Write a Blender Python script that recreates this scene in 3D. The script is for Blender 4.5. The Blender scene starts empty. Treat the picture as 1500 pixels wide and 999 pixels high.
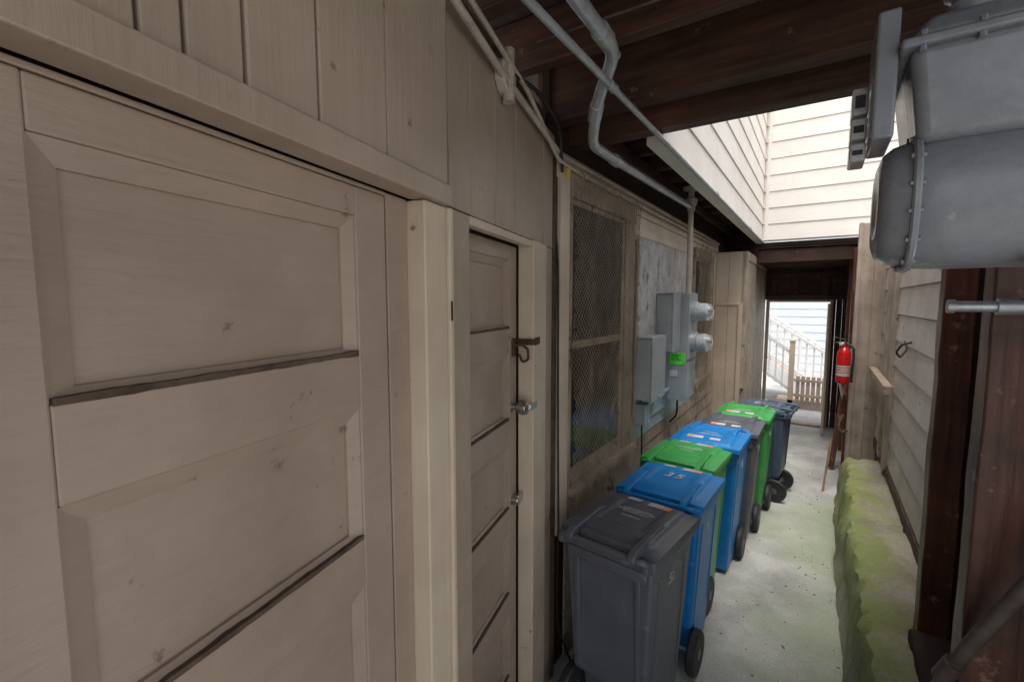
import bpy, bmesh, math, random
from mathutils import Vector, Matrix, noise
random.seed(7)
S=bpy.context.scene
COL=S.collection
W={}
# ------------------------------------------------------------ materials
def nd(nt,t,**k):
    n=nt.nodes.new(t)
    for a,b in k.items():
        if a in n.inputs: n.inputs[a].default_value=b
        else: setattr(n,a,b)
    return n
def c4(c): return (c[0],c[1],c[2],1)
def pmat(name,c1,c2=None,rough=.6,scale=2.5,grain=None,gcol=.12,bump=.15,spots=None,spot_th=.68,spot_scale=9,metal=0,world=True,bdist=.004,spec=.5,roughvar=.12,lowgrime=0,dents=0):
    m=bpy.data.materials.new(name); m.use_nodes=True; nt=m.node_tree; L=nt.links
    p=nt.nodes['Principled BSDF']
    p.inputs['Metallic'].default_value=metal
    p.inputs['Specular IOR Level'].default_value=spec
    if world: src=nd(nt,'ShaderNodeNewGeometry').outputs['Position']
    else: src=nd(nt,'ShaderNodeTexCoord').outputs['Object']
    n1=nd(nt,'ShaderNodeTexNoise',Scale=scale,Detail=8.0,Roughness=.62); L.new(src,n1.inputs['Vector'])
    r1=nd(nt,'ShaderNodeValToRGB'); r1.color_ramp.elements[0].position=.35; r1.color_ramp.elements[1].position=.68
    r1.color_ramp.elements[0].color=c4(c1); r1.color_ramp.elements[1].color=c4(c2 if c2 else [x*.8 for x in c1])
    L.new(n1.outputs['Fac'],r1.inputs['Fac'])
    mp=nd(nt,'ShaderNodeMapping'); mp.inputs['Scale'].default_value=grain if grain else (60,60,60)
    L.new(src,mp.inputs['Vector'])
    n2=nd(nt,'ShaderNodeTexNoise',Scale=1.0,Detail=5.0,Roughness=.6); L.new(mp.outputs[0],n2.inputs['Vector'])
    mr=nd(nt,'ShaderNodeMapRange'); mr.inputs['To Min'].default_value=1+gcol; mr.inputs['To Max'].default_value=1-gcol*1.6
    mr.inputs['From Min'].default_value=.3; mr.inputs['From Max'].default_value=.7
    L.new(n2.outputs['Fac'],mr.inputs['Value'])
    mx=nd(nt,'ShaderNodeVectorMath',operation='SCALE'); L.new(r1.outputs[0],mx.inputs[0]); L.new(mr.outputs[0],mx.inputs['Scale'])
    out=mx.outputs[0]
    def over(out,fac,col):
        mm=nd(nt,'ShaderNodeMix',data_type='RGBA'); L.new(fac,mm.inputs['Factor']); L.new(out,mm.inputs['A']); mm.inputs['B'].default_value=c4(col); return mm.outputs['Result']
    if spots:
        n3=nd(nt,'ShaderNodeTexNoise',Scale=spot_scale,Detail=7.0,Roughness=.7); L.new(src,n3.inputs['Vector'])
        r3=nd(nt,'ShaderNodeMapRange'); r3.inputs['From Min'].default_value=spot_th; r3.inputs['From Max'].default_value=spot_th+.07
        L.new(n3.outputs['Fac'],r3.inputs['Value'])
        out=over(out,r3.outputs[0],spots)
    if lowgrime:
        sx=nd(nt,'ShaderNodeSeparateXYZ'); L.new(src,sx.inputs[0])
        rz=nd(nt,'ShaderNodeMapRange'); rz.inputs['From Min'].default_value=1.1; rz.inputs['From Max'].default_value=0.0; rz.inputs['To Max'].default_value=.55; L.new(sx.outputs['Z'],rz.inputs['Value'])
        n5=nd(nt,'ShaderNodeMath',operation='MULTIPLY'); L.new(rz.outputs[0],n5.inputs[0]); L.new(n1.outputs['Fac'],n5.inputs[1])
        n6=nd(nt,'ShaderNodeMath',operation='MULTIPLY'); L.new(n5.outputs[0],n6.inputs[0]); n6.inputs[1].default_value=lowgrime*2
        out=over(out,n6.outputs[0],(.10,.07,.045))
    hgt=nd(nt,'ShaderNodeMath',operation='ADD'); L.new(n2.outputs['Fac'],hgt.inputs[0]); L.new(n1.outputs['Fac'],hgt.inputs[1]); H=hgt.outputs[0]
    if dents:
        vo=nd(nt,'ShaderNodeTexVoronoi',Scale=9.0,feature='F1'); L.new(src,vo.inputs['Vector'])
        dr=nd(nt,'ShaderNodeMapRange'); dr.inputs['From Min'].default_value=.03; dr.inputs['From Max'].default_value=.10; dr.inputs['To Min'].default_value=1; dr.inputs['To Max'].default_value=0; L.new(vo.outputs['Distance'],dr.inputs['Value'])
        sc=nd(nt,'ShaderNodeSeparateColor'); L.new(vo.outputs['Color'],sc.inputs[0])
        gt=nd(nt,'ShaderNodeMath',operation='GREATER_THAN'); L.new(sc.outputs[0],gt.inputs[0]); gt.inputs[1].default_value=1-dents
        mu=nd(nt,'ShaderNodeMath',operation='MULTIPLY'); L.new(dr.outputs[0],mu.inputs[0]); L.new(gt.outputs[0],mu.inputs[1])
        hf=nd(nt,'ShaderNodeMath',operation='MULTIPLY'); L.new(mu.outputs[0],hf.inputs[0]); hf.inputs[1].default_value=.6
        out=over(out,hf.outputs[0],(.14,.09,.06))
        ms=nd(nt,'ShaderNodeMath',operation='MULTIPLY_ADD'); L.new(mu.outputs[0],ms.inputs[0]); ms.inputs[1].default_value=-1.5; L.new(H,ms.inputs[2]); H=ms.outputs[0]
    L.new(out,p.inputs['Base Color'])
    rr=nd(nt,'ShaderNodeMapRange'); rr.inputs['To Min'].default_value=max(.02,rough-roughvar); rr.inputs['To Max'].default_value=min(1,rough+roughvar)
    L.new(n1.outputs['Fac'],rr.inputs['Value']); L.new(rr.outputs[0],p.inputs['Roughness'])
    b=nd(nt,'ShaderNodeBump',Strength=bump,Distance=bdist); L.new(H,b.inputs['Height']); L.new(b.outputs[0],p.inputs['Normal'])
    return m
GZ=(45,45,2.2); GH=(3,3,60)
M={}
M['door']=pmat('door_paint',(.395,.300,.235),(.315,.235,.18),rough=.38,scale=3.2,grain=(9,9,80),gcol=.02,bump=.42,spots=(.15,.095,.06),spot_th=.645,spot_scale=14,dents=.16,lowgrime=.3)
M['board']=pmat('board_paint',(.42,.325,.255),(.335,.255,.195),rough=.42,scale=3,grain=GZ,gcol=.025,bump=.5,spots=(.15,.095,.06),spot_th=.635,spot_scale=13,dents=.26,lowgrime=.3)
M['cream']=pmat('cream_paint',(.63,.52,.40),(.52,.42,.32),rough=.42,scale=3,grain=GZ,gcol=.03,bump=.4,spots=(.2,.13,.08),spot_th=.645,spot_scale=13,dents=.12,lowgrime=.5)
M['dirtycream']=pmat('dirty_cream_paint',(.54,.45,.36),(.33,.255,.18),rough=.6,scale=4,grain=(30,30,2),gcol=.16,bump=.5,spots=(.10,.065,.04),spot_th=.60,spot_scale=6,lowgrime=.8)
M['postpaint']=pmat('grimy_post_paint',(.50,.41,.33),(.34,.27,.21),rough=.6,scale=5,grain=(30,30,2),gcol=.12,bump=.5,spots=(.12,.08,.05),spot_th=.61,spot_scale=8,lowgrime=1.0)
M['winframe']=pmat('weathered_window_paint',(.44,.355,.27),(.25,.195,.14),rough=.65,scale=5,grain=(30,30,3),gcol=.2,bump=.5,spots=(.09,.06,.04),spot_th=.58,spot_scale=8)
M['siding']=pmat('siding_paint',(.82,.765,.70),(.74,.68,.61),rough=.5,grain=GH,gcol=.03,bump=.2,spots=(.4,.34,.27),spot_th=.70)
M['sidingr']=pmat('siding_paint_pinkish',(.68,.60,.565),(.53,.46,.43),rough=.5,scale=3,grain=GH,gcol=.05,bump=.3,spots=(.22,.165,.12),spot_th=.62,lowgrime=.7)
M['grime_shadow']=pmat('grime_shadow',(.050,.030,.020),(.13,.09,.06),rough=.9,scale=16,bump=.5)
M['dark']=pmat('old_dark_timber',(.115,.048,.030),(.048,.021,.014),rough=.6,scale=2.2,grain=(2.5,35,35),gcol=.35,bump=.6,spots=(.27,.16,.10),spot_th=.63,spot_scale=5)
M['darkz']=pmat('old_dark_post_timber',(.185,.062,.040),(.075,.028,.019),rough=.42,scale=4,grain=(35,35,2),gcol=.35,bump=.7,spots=(.32,.20,.14),spot_th=.61,spot_scale=7)
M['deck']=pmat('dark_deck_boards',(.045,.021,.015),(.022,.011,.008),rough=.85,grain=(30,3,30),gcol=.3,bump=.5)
M['raw']=pmat('weathered_wood',(.36,.25,.16),(.20,.135,.085),rough=.8,grain=GZ,gcol=.3,bump=.6)
M['galv']=pmat('galvanised_steel',(.56,.59,.62),(.42,.44,.47),rough=.36,scale=14,metal=.5,gcol=.08,bump=.1,spots=(.24,.19,.15),spot_th=.63,spot_scale=12)
M['dullgalv']=pmat('dull_grey_pipe',(.16,.13,.12),(.09,.07,.06),rough=.55,scale=14,metal=.2,gcol=.1,bump=.3)
M['paintpipe']=pmat('painted_pipe',(.58,.50,.42),(.42,.36,.30),rough=.45,scale=6,bump=.15,spots=(.22,.17,.13),spot_th=.62)
M['gasgrey']=pmat('grey_meter_paint',(.255,.272,.305),(.19,.203,.23),rough=.27,scale=9,gcol=.06,bump=.35,bdist=.0015,spots=(.42,.43,.45),spot_th=.63,spot_scale=14)
M['elecgrey']=pmat('grey_box_paint',(.34,.36,.37),(.27,.29,.30),rough=.42,scale=5,gcol=.04,bump=.08,spots=(.2,.2,.2),spot_th=.65)
M['plywood']=pmat('weathered_plywood',(.40,.38,.365),(.60,.575,.55),rough=.8,scale=7,grain=(5,70,5),gcol=.16,bump=.5,spots=(.20,.17,.145),spot_th=.57,spot_scale=12)
M['pale']=pmat('pale_blue_board',(.50,.62,.62),(.40,.47,.46),rough=.6,scale=5,gcol=.06,bump=.2,spots=(.3,.3,.27),spot_th=.6)
M['black']=pmat('black_rubber',(.018,.018,.02),(.03,.03,.03),rough=.6,bump=.2)
M['cable']=pmat('black_cable',(.02,.02,.02),rough=.5)
M['rust']=pmat('rusty_iron',(.15,.07,.04),(.06,.03,.02),rough=.8,scale=30,bump=.6,metal=.3)
M['chrome']=pmat('worn_chrome',(.6,.58,.55),(.42,.40,.37),rough=.25,metal=1,scale=20)
M['glass']=pmat('dark_window_glass',(.010,.011,.013),(.022,.024,.026),rough=.12,roughvar=.06,scale=5,bump=.0,gcol=0,spec=.45)
M['screen']=pmat('insect_screen',(.018,.018,.020),(.040,.038,.036),rough=.7,scale=5,grain=(400,400,400),gcol=.3)
M['net']=pmat('netting',(.42,.33,.235),(.22,.17,.115),rough=.9,scale=5)
M['white']=pmat('white_plastic',(.78,.78,.76),rough=.4,bump=.03)
M['indexcover']=pmat('index_cover_plastic',(.50,.51,.52),(.36,.37,.38),rough=.2,scale=20,bump=.05)
M['whitepaint']=pmat('white_paint_rail',(.86,.85,.82),(.80,.79,.76),rough=.5,bump=.1)
M['red']=pmat('red_enamel',(.66,.012,.015),(.55,.01,.012),rough=.25,bump=.02,roughvar=.05)
M['orange']=pmat('orange_sticker',(.85,.20,.03),(.8,.5,.35),rough=.5,scale=60)
M['limegreen']=pmat('lime_sticker',(.13,.88,.05),(.12,.75,.05),rough=.5,bump=0)
M['paper']=pmat('paper_label',(.62,.62,.61),(.50,.50,.49),rough=.6,world=False)
M['ink']=pmat('dark_print',(.03,.03,.035),rough=.6)
M['greyblue']=pmat('pale_grey_house_paint',(.66,.70,.74),(.58,.62,.66),rough=.6,grain=GH,gcol=.05,bump=.2)
M['step']=pmat('worn_step_wood',(.48,.38,.31),(.34,.27,.21),rough=.7,scale=6,bump=.3)
M['yellow']=pmat('yellow_tag',(.75,.55,.08),rough=.6)
BINC={'grey':((.085,.093,.112),(.115,.123,.143)),'blue':((.004,.18,.50),(.01,.22,.57)),'green':((.04,.29,.06),(.055,.37,.085)),'navy':((.06,.085,.125),(.075,.105,.15))}
for k,(a,b) in BINC.items():
    M['bin_'+k]=pmat('bin_plastic_'+k,a,b,rough=.38,scale=5,world=False,gcol=.05,bump=.14,bdist=.0015,spots=[min(1,x*1.3+.06) for x in a],spot_th=.61,spot_scale=11,grain=(200,200,200))
g=bpy.data.materials.new('clear_plastic'); g.use_nodes=True; p=g.node_tree.nodes['Principled BSDF']
p.inputs['Transmission Weight'].default_value=.85; p.inputs['Roughness'].default_value=.08; p.inputs['Base Color'].default_value=(.9,.93,.95,1); p.inputs['IOR'].default_value=1.3
M['clear']=g
def moss_mat(name,conc,conc2,kind):
    m=bpy.data.materials.new(name); m.use_nodes=True; nt=m.node_tree; L=nt.links; p=nt.nodes['Principled BSDF']
    ge=nd(nt,'ShaderNodeNewGeometry'); src=ge.outputs['Position']
    n1=nd(nt,'ShaderNodeTexNoise',Scale=2.4,Detail=11.0,Roughness=.66); L.new(src,n1.inputs['Vector'])
    r1=nd(nt,'ShaderNodeValToRGB'); e=r1.color_ramp.elements; e[0].position=.36; e[1].position=.60; e[0].color=c4(conc2); e[1].color=c4(conc)
    L.new(n1.outputs['Fac'],r1.inputs['Fac'])
    n2=nd(nt,'ShaderNodeTexNoise',Scale=70.0,Detail=6.0,Roughness=.7); L.new(src,n2.inputs['Vector'])
    mr=nd(nt,'ShaderNodeMapRange'); mr.inputs['From Min'].default_value=.3; mr.inputs['From Max'].default_value=.7; mr.inputs['To Min'].default_value=.78; mr.inputs['To Max'].default_value=1.14
    L.new(n2.outputs['Fac'],mr.inputs['Value'])
    sc=nd(nt,'ShaderNodeVectorMath',operation='SCALE'); L.new(r1.outputs[0],sc.inputs[0]); L.new(mr.outputs[0],sc.inputs['Scale'])
    vo=nd(nt,'ShaderNodeTexNoise',Scale=46.0,Detail=3.0,Roughness=.8); L.new(src,vo.inputs['Vector'])
    vr=nd(nt,'ShaderNodeMapRange'); vr.inputs['From Min'].default_value=.64; vr.inputs['From Max'].default_value=.70; vr.inputs['To Max'].default_value=.7; L.new(vo.outputs['Fac'],vr.inputs['Value'])
    g0=nd(nt,'ShaderNodeMix',data_type='RGBA'); L.new(vr.outputs[0],g0.inputs['Factor']); L.new(sc.outputs[0],g0.inputs['A']); g0.inputs['B'].default_value=(.64,.64,.60,1)
    n3=nd(nt,'ShaderNodeTexNoise',Scale=1.5 if kind=='ground' else 4.5,Detail=10.0,Roughness=.68); L.new(src,n3.inputs['Vector'])
    sx=nd(nt,'ShaderNodeSeparateXYZ'); L.new(src,sx.inputs[0])
    def rng(o,a,b,c,d):
        r=nd(nt,'ShaderNodeMapRange'); r.inputs['From Min'].default_value=a; r.inputs['From Max'].default_value=b; r.inputs['To Min'].default_value=c; r.inputs['To Max'].default_value=d; L.new(sx.outputs[o],r.inputs['Value']); return r.outputs[0]
    def add(a,b):
        s=nd(nt,'ShaderNodeMath',operation='ADD'); L.new(a,s.inputs[0]); L.new(b,s.inputs[1]); return s.outputs[0]
    if kind=='ground':
        bias=add(rng('X',-.45,.20,-.07,.19),rng('Y',5.0,6.3,0,-.4)); bias=add(bias,rng('X',.35,.8,0,-.8)); bias=add(bias,rng('Y',1.4,.6,0,-.8))
    else:
        bias=add(rng('Z',0,.46,-.04,.17),rng('X',.29,.50,.02,-.20))
    s1=add(n3.outputs['Fac'],bias)
    mk=nd(nt,'ShaderNodeMapRange'); mk.inputs['From Min'].default_value=.46; mk.inputs['From Max'].default_value=.68; mk.inputs['To Max'].default_value=.85 if kind!='ground' else .62
    L.new(s1,mk.inputs['Value'])
    mc=nd(nt,'ShaderNodeMix',data_type='RGBA'); L.new(n2.outputs['Fac'],mc.inputs['Factor'])
    if kind=='ground': mc.inputs['A'].default_value=(.24,.28,.15,1); mc.inputs['B'].default_value=(.42,.47,.28,1)
    else: mc.inputs['A'].default_value=(.15,.19,.04,1); mc.inputs['B'].default_value=(.36,.41,.13,1)
    mm=nd(nt,'ShaderNodeMix',data_type='RGBA'); L.new(mk.outputs[0],mm.inputs['Factor']); L.new(g0.outputs['Result'],mm.inputs['A']); L.new(mc.outputs['Result'],mm.inputs['B'])
    L.new(mm.outputs['Result'],p.inputs['Base Color'])
    rg=nd(nt,'ShaderNodeMapRange'); rg.inputs['To Min'].default_value=.5; rg.inputs['To Max'].default_value=.95; L.new(n1.outputs['Fac'],rg.inputs['Value']); L.new(rg.outputs[0],p.inputs['Roughness'])
    ad=nd(nt,'ShaderNodeMath',operation='MULTIPLY_ADD'); L.new(n2.outputs['Fac'],ad.inputs[0]); ad.inputs[1].default_value=.5; L.new(n1.outputs['Fac'],ad.inputs[2])
    b=nd(nt,'ShaderNodeBump',Strength=.5 if kind=='ground' else .9,Distance=.012); L.new(ad.outputs[0],b.inputs['Height']); L.new(b.outputs[0],p.inputs['Normal'])
    return m
M['ground']=moss_mat('ground_concrete',(.52,.515,.48),(.33,.325,.30),'ground')
M['curb']=moss_mat('mossy_concrete',(.44,.395,.32),(.22,.185,.145),'curb')
# ------------------------------------------------------------ builder
def frame(P,d):
    x=Vector((d[0],d[1],0)).normalized(); z=Vector((0,0,1)); y=z.cross(x)
    m=Matrix((x,y,z)).transposed().to_4x4(); m.translation=Vector(P); return m
ID=Matrix.Identity(4)
class B:
    def __init__(s,F=ID): s.bm=bmesh.new(); s.F=F
    def v(s,p): return s.bm.verts.new(s.F@Vector(p))
    def box(s,x0,x1,y0,y1,z0,z1):
        a=[s.v(p) for p in ((x0,y0,z0),(x1,y0,z0),(x1,y1,z0),(x0,y1,z0),(x0,y0,z1),(x1,y0,z1),(x1,y1,z1),(x0,y1,z1))]
        for f in ((0,3,2,1),(4,5,6,7),(0,1,5,4),(1,2,6,5),(2,3,7,6),(3,0,4,7)): s.bm.faces.new([a[i] for i in f])
        return s
    def hexa(s,pts):
        a=[s.v(p) for p in pts]
        for f in ((0,3,2,1),(4,5,6,7),(0,1,5,4),(1,2,6,5),(2,3,7,6),(3,0,4,7)): s.bm.faces.new([a[i] for i in f])
        return s
    def beam(s,p0,p1,w,h):
        p0=Vector(p0);p1=Vector(p1);d=(p1-p0).normalized(); up=Vector((0,0,1)) if abs(d.z)<.95 else Vector((0,1,0))
        r=d.cross(up).normalized()*w/2; u=r.cross(d).normalized()*h/2
        return s.hexa([p0-r-u,p0+r-u,p1+r-u,p1-r-u,p0-r+u,p0+r+u,p1+r+u,p1-r+u])
    def prof(s,pts,x0,x1):
        a=[s.v((x0,)+tuple(p)) for p in pts]; b=[s.v((x1,)+tuple(p)) for p in pts]; n=len(pts)
        s.bm.faces.new(a[::-1]); s.bm.faces.new(b)
        for i in range(n): s.bm.faces.new((a[i],a[(i+1)%n],b[(i+1)%n],b[i]))
        return s
    def tube(s,pts,r,seg=14,fillet=.0,caps=True):
        P=[Vector(p) for p in pts]
        if fillet>0 and len(P)>2:
            Q=[P[0]]
            for i in range(1,len(P)-1):
                a=P[i-1]-P[i]; b=P[i+1]-P[i]; f=min(fillet,a.length*.45,b.length*.45)
                A=P[i]+a.normalized()*f; Bv=P[i]+b.normalized()*f
                for k in range(7):
                    t=k/6; Q.append(A*(1-t)**2+P[i]*2*t*(1-t)+Bv*t*t)
            Q.append(P[-1]); P=Q
        rr=r if isinstance(r,(list,tuple)) else [r]*len(P)
        d=(P[1]-P[0]).normalized(); n=d.orthogonal().normalized(); rings=[]
        for i,p in enumerate(P):
            t=(P[min(i+1,len(P)-1)]-P[max(i-1,0)]).normalized()
            n=(n-t*n.dot(t)).normalized(); b=t.cross(n)
            rings.append([s.v(p+(n*math.cos(2*math.pi*k/seg)+b*math.sin(2*math.pi*k/seg))*rr[i]) for k in range(seg)])
        for i in range(len(rings)-1):
            for k in range(seg): s.bm.faces.new((rings[i][k],rings[i][(k+1)%seg],rings[i+1][(k+1)%seg],rings[i+1][k]))
        if caps: s.bm.faces.new(rings[0][::-1]); s.bm.faces.new(rings[-1])
        return s
    def cyl(s,p0,p1,r,r2=None,seg=24): return s.tube([p0,p1],[r,r if r2 is None else r2],seg)
    def lathe(s,pts,c,axis='z',seg=28):
        rings=[]
        for r,h in pts:
            ring=[]
            for k in range(seg):
                a=2*math.pi*k/seg; q=(r*math.cos(a),r*math.sin(a),h)
                if axis=='x': q=(q[2],q[0],q[1])
                if axis=='y': q=(q[1],q[2],q[0])
                ring.append(s.v(Vector(c)+Vector(q)))
            rings.append(ring)
        for i in range(len(rings)-1):
            for k in range(seg): s.bm.faces.new((rings[i][k],rings[i][(k+1)%seg],rings[i+1][(k+1)%seg],rings[i+1][k]))
        s.bm.faces.new(rings[0][::-1]); s.bm.faces.new(rings[-1]); return s
    def boards(s,t0,t1,d0,d1,z0,z1,seams,gap=.003):
        e=[t0]+[x for x in seams if t0<x<t1]+[t1]
        for a,b in zip(e[:-1],e[1:]):
            j=random.uniform(-.0025,.0025); s.box(a+gap/2,b-gap/2,d0,d1+j,z0+random.uniform(0,.003),z1)
        return s
    def clap(s,t0,t1,z0,z1,pitch,th,d0=0):
        z=z0
        while z<z1-.01:
            zz=min(z+pitch,z1)-.002
            j=random.uniform(-.0015,.0015)
            s.hexa([(t0,d0,z),(t1,d0,z),(t1,d0+th+j,z+.003),(t0,d0+th-j,z+.003),(t0,d0,zz),(t1,d0,zz),(t1,d0+th*.45,zz),(t0,d0+th*.45,zz)])
            z+=pitch
        return s
    def finish(s,name,mat,parent=None,bevel=0,smooth=False,seg=2,label=None,category=None,kind=None,group=None):
        bm=s.bm; bmesh.ops.recalc_face_normals(bm,faces=bm.faces)
        co=[v.co for v in bm.verts]
        lo=Vector([min(c[i] for c in co) for i in range(3)]); hi=Vector([max(c[i] for c in co) for i in range(3)])
        o=Vector(((lo.x+hi.x)/2,(lo.y+hi.y)/2,lo.z))
        for v in bm.verts: v.co-=o
        me=bpy.data.meshes.new(name); bm.to_mesh(me); bm.free()
        ob=bpy.data.objects.new(name,me); COL.objects.link(ob)
        me.materials.append(M[mat] if isinstance(mat,str) else mat)
        pw=W[parent.name] if parent else Vector()
        ob.location=o-pw; W[ob.name]=o
        if parent: ob.parent=parent
        if smooth:
            for f in me.polygons: f.use_smooth=True
            try:
                me.set_sharp_from_angle(angle=math.radians(38))
            except Exception: pass
        if bevel:
            b=ob.modifiers.new('bevel','BEVEL'); b.width=bevel; b.segments=seg; b.limit_method='ANGLE'; b.angle_limit=math.radians(35); b.harden_normals=False
        meta(ob,label,category,kind,group)
        return ob
def meta(ob,label=None,category=None,kind=None,group=None):
    if label: ob['label']=label
    if category: ob['category']=category
    if kind: ob['kind']=kind
    if group: ob['group']=group
def thing(name,loc,label,category,group=None):
    e=bpy.data.objects.new(name,None); COL.objects.link(e); e.location=loc; e.empty_display_size=.1; W[e.name]=Vector(loc)
    meta(e,label,category,None,group); return e
# ------------------------------------------------------------ ground
b=B(); b.box(-60,60,-60,80,-.2,0); b.finish('ground','ground',kind='structure',label='grey concrete passage floor with green algae',category='ground')
# ------------------------------------------------------------ near wall
NF=frame((-1.1,2.0,0),(.233,-.972))
house=thing('house',(-1.3,3,0),'beige painted wooden house wall with two old doors','house')
b=B(NF)
b.boards(1.17,4.0,.0,.05,2.285,2.84,[1.42,1.60,1.73,1.81,1.86,1.95,2.1,2.25,2.4,2.6,2.8,3.0,3.2,3.5,3.8],.005)
b.box(1.172,4.0,.0,.060,2.235,2.283)
b.boards(.0,1.168,-.03,0,2.255,2.79,[.18,.35,.55,.75,.94,1.08],.005)
b.box(.955,1.165,-.10,0.002,0,2.253)
b.box(.03,.18,-.1,0.0,0,2.253)
b.finish('boarded_wall','board',house,bevel=.003)
b=B(NF); b.box(-.05,4.0,-.16,-.12,0,2.9); b.box(-.05,4.0,-.12,-.045,2.3,2.9); b.box(2.2,4.0,-.04,.0,0,2.24); b.box(1.0,4.0,-.16,-.0,2.85,3.2); b.finish('wall_backing','grime_shadow',house)
b=B(NF); b.box(1.170,1.272,-.05,.042,0,2.233); b.box(1.150,1.1695,.0,.052,0,2.233)
b.box(2.055,2.17,.0,.042,0,2.233)
b.finish('door_casing','cream',house,bevel=.004)
b=B(NF); b.box(1.274,1.352,-.05,-.006,0,2.234); b.box(1.353,2.054,-.05,-.006,2.2265,2.2345); b.box(2.032,2.054,-.05,-.001,0,2.226); b.finish('door_jamb','door',house,bevel=.002)
b=B(NF); b.box(.182,.368,-.055,.016,0,2.254); b.box(.37,.953,-.03,.006,2.225,2.253); b.finish('door_casing','cream',house,bevel=.004)
def door(F,t0,t1,d,sw,tops,ph,ztop,label):
    pa0,pa1=t0+sw,t1-sw
    b=B(F); b.box(t0,pa0,d-.04,d,.02,ztop); b.box(pa1,t1,d-.04,d,.02,ztop)
    zs=ztop
    for z in tops:
        b.box(pa0,pa1,d-.04,d-.0007,z,zs); zs=z-ph
    b.box(pa0,pa1,d-.04,d-.0007,.02,zs)
    dr=b.finish('door','door',house,bevel=.003); dr['label']=label
    for z in tops:
        b=B(F)
        z0=z-ph; w=.028; da=d-.0008; db=d-.0125; dc=d-.038
        b.box(pa0+.001,pa1-.001,d-.037,d-.022,z0+.001,z-.001)
        def strip(o0,o1,i0,i1):
            b.hexa([(o0[0],dc,o0[1]),(o1[0],dc,o1[1]),(i1[0],dc,i1[1]),(i0[0],dc,i0[1]),(o0[0],da-.004,o0[1]),(o1[0],da-.004,o1[1]),(i1[0],db-.003,i1[1]),(i0[0],db-.003,i0[1])])
        O=[(pa0+.0006,z0+.0006),(pa1-.0006,z0+.0006),(pa1-.0006,z-.0006),(pa0+.0006,z-.0006)]
        I=[(pa0+w,z0+.014),(pa1-w,z0+.014),(pa1-w,z-w),(pa0+w,z-w)]
        for k in range(4):
            strip(O[k],O[(k+1)%4],I[k],I[(k+1)%4])
        b.finish('door_panel','door',dr)
        b=B(F); n=70; dx=(pa1-pa0-.004)/n; top=[]  # dark ledge line: grime plus the ledge's shadow, painted in as one strip
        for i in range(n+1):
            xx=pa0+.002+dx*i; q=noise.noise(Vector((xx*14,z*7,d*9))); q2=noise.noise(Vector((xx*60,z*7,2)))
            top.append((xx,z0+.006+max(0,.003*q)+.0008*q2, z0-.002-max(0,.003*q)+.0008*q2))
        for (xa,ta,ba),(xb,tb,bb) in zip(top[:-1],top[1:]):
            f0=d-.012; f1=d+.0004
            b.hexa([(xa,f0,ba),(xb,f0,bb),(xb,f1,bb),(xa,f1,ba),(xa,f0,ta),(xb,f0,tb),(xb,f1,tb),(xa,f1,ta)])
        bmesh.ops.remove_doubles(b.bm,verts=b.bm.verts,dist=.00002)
        b.finish('dirt_shadow_line','grime_shadow',dr)
    return dr
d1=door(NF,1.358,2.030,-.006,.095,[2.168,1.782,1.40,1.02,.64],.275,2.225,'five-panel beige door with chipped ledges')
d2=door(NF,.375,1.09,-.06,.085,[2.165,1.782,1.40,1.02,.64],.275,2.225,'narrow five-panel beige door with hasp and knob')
b=B(NF); b.box(.345,.385,-.055,.020,1.815,1.84); b.box(.29,.36,.0165,.020,1.812,1.845); b.box(.405,.435,-.061,-.050,1.77,1.845); b.tube([(.42,-.05,1.815),(.42,-.02,1.82),(.40,.0,1.80),(.39,0,1.755),(.41,-.02,1.745),(.425,-.03,1.78)],.006,8,.01)
b.finish('hasp','rust',d2,bevel=.002)
b=B(NF); b.lathe([(.012,0),(.012,.02),(.028,.03),(.034,.05),(.03,.066),(.012,.074)],(.42,-.062,1.555),'y'); b.lathe([(.030,0),(.030,.006),(.026,.009)],(.42,-.061,1.555),'y'); b.box(.32,.41,.0,.018,1.54,1.566)
b.finish('knob','chrome',d2,smooth=True)
b=B(NF); b.lathe([(.022,0),(.022,.03),(.018,.035)],(.425,-.062,1.15),'y'); b.box(.35,.42,-.06,-.03,1.13,1.17); b.finish('lock','chrome',d2,bevel=.002)
b=B(NF); b.box(1.163,1.171,.053,.0545,1.95,2.0); b.finish('worn_patch','rust',house)
# ------------------------------------------------------------ window wall
WF=frame((-1.1,2.0,0),(0,-1))
def Y(y): return 2.0-y
def ybox(b,y0,y1,d0,d1,z0,z1): b.box(Y(y1),Y(y0),d0,d1,z0,z1)
b=B(WF)
b.clap(Y(6.2),Y(2.13),.02,1.0,.142,.016)
b.finish('lower_siding','dirtycream',house,bevel=.002)
b=B(WF); b.boards(Y(6.2),Y(2.0),-.02,0,1.0,2.74,[Y(y) for y in (2.13,3.2,3.62,4.0,4.4,4.8,5.3,5.8)],.006)
ybox(b,2.0,6.2,.0,.018,2.60,2.72); ybox(b,3.12,4.9,.001,.012,2.46,2.52)
b.finish('upper_panels','cream',house,bevel=.003)
b=B(WF); ybox(b,1.98,6.3,-.06,-.021,0,3.2); b.finish('wall_backing','deck',house)
b=B(WF); ybox(b,2.015,2.115,-.019,.030,.78,2.72); b.finish('corner_board','cream',house,bevel=.004)
b=B(WF); ybox(b,1.97,2.011,-.02,.012,0,2.7); b.finish('corner_gap_strip','grime_shadow',house)
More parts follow.
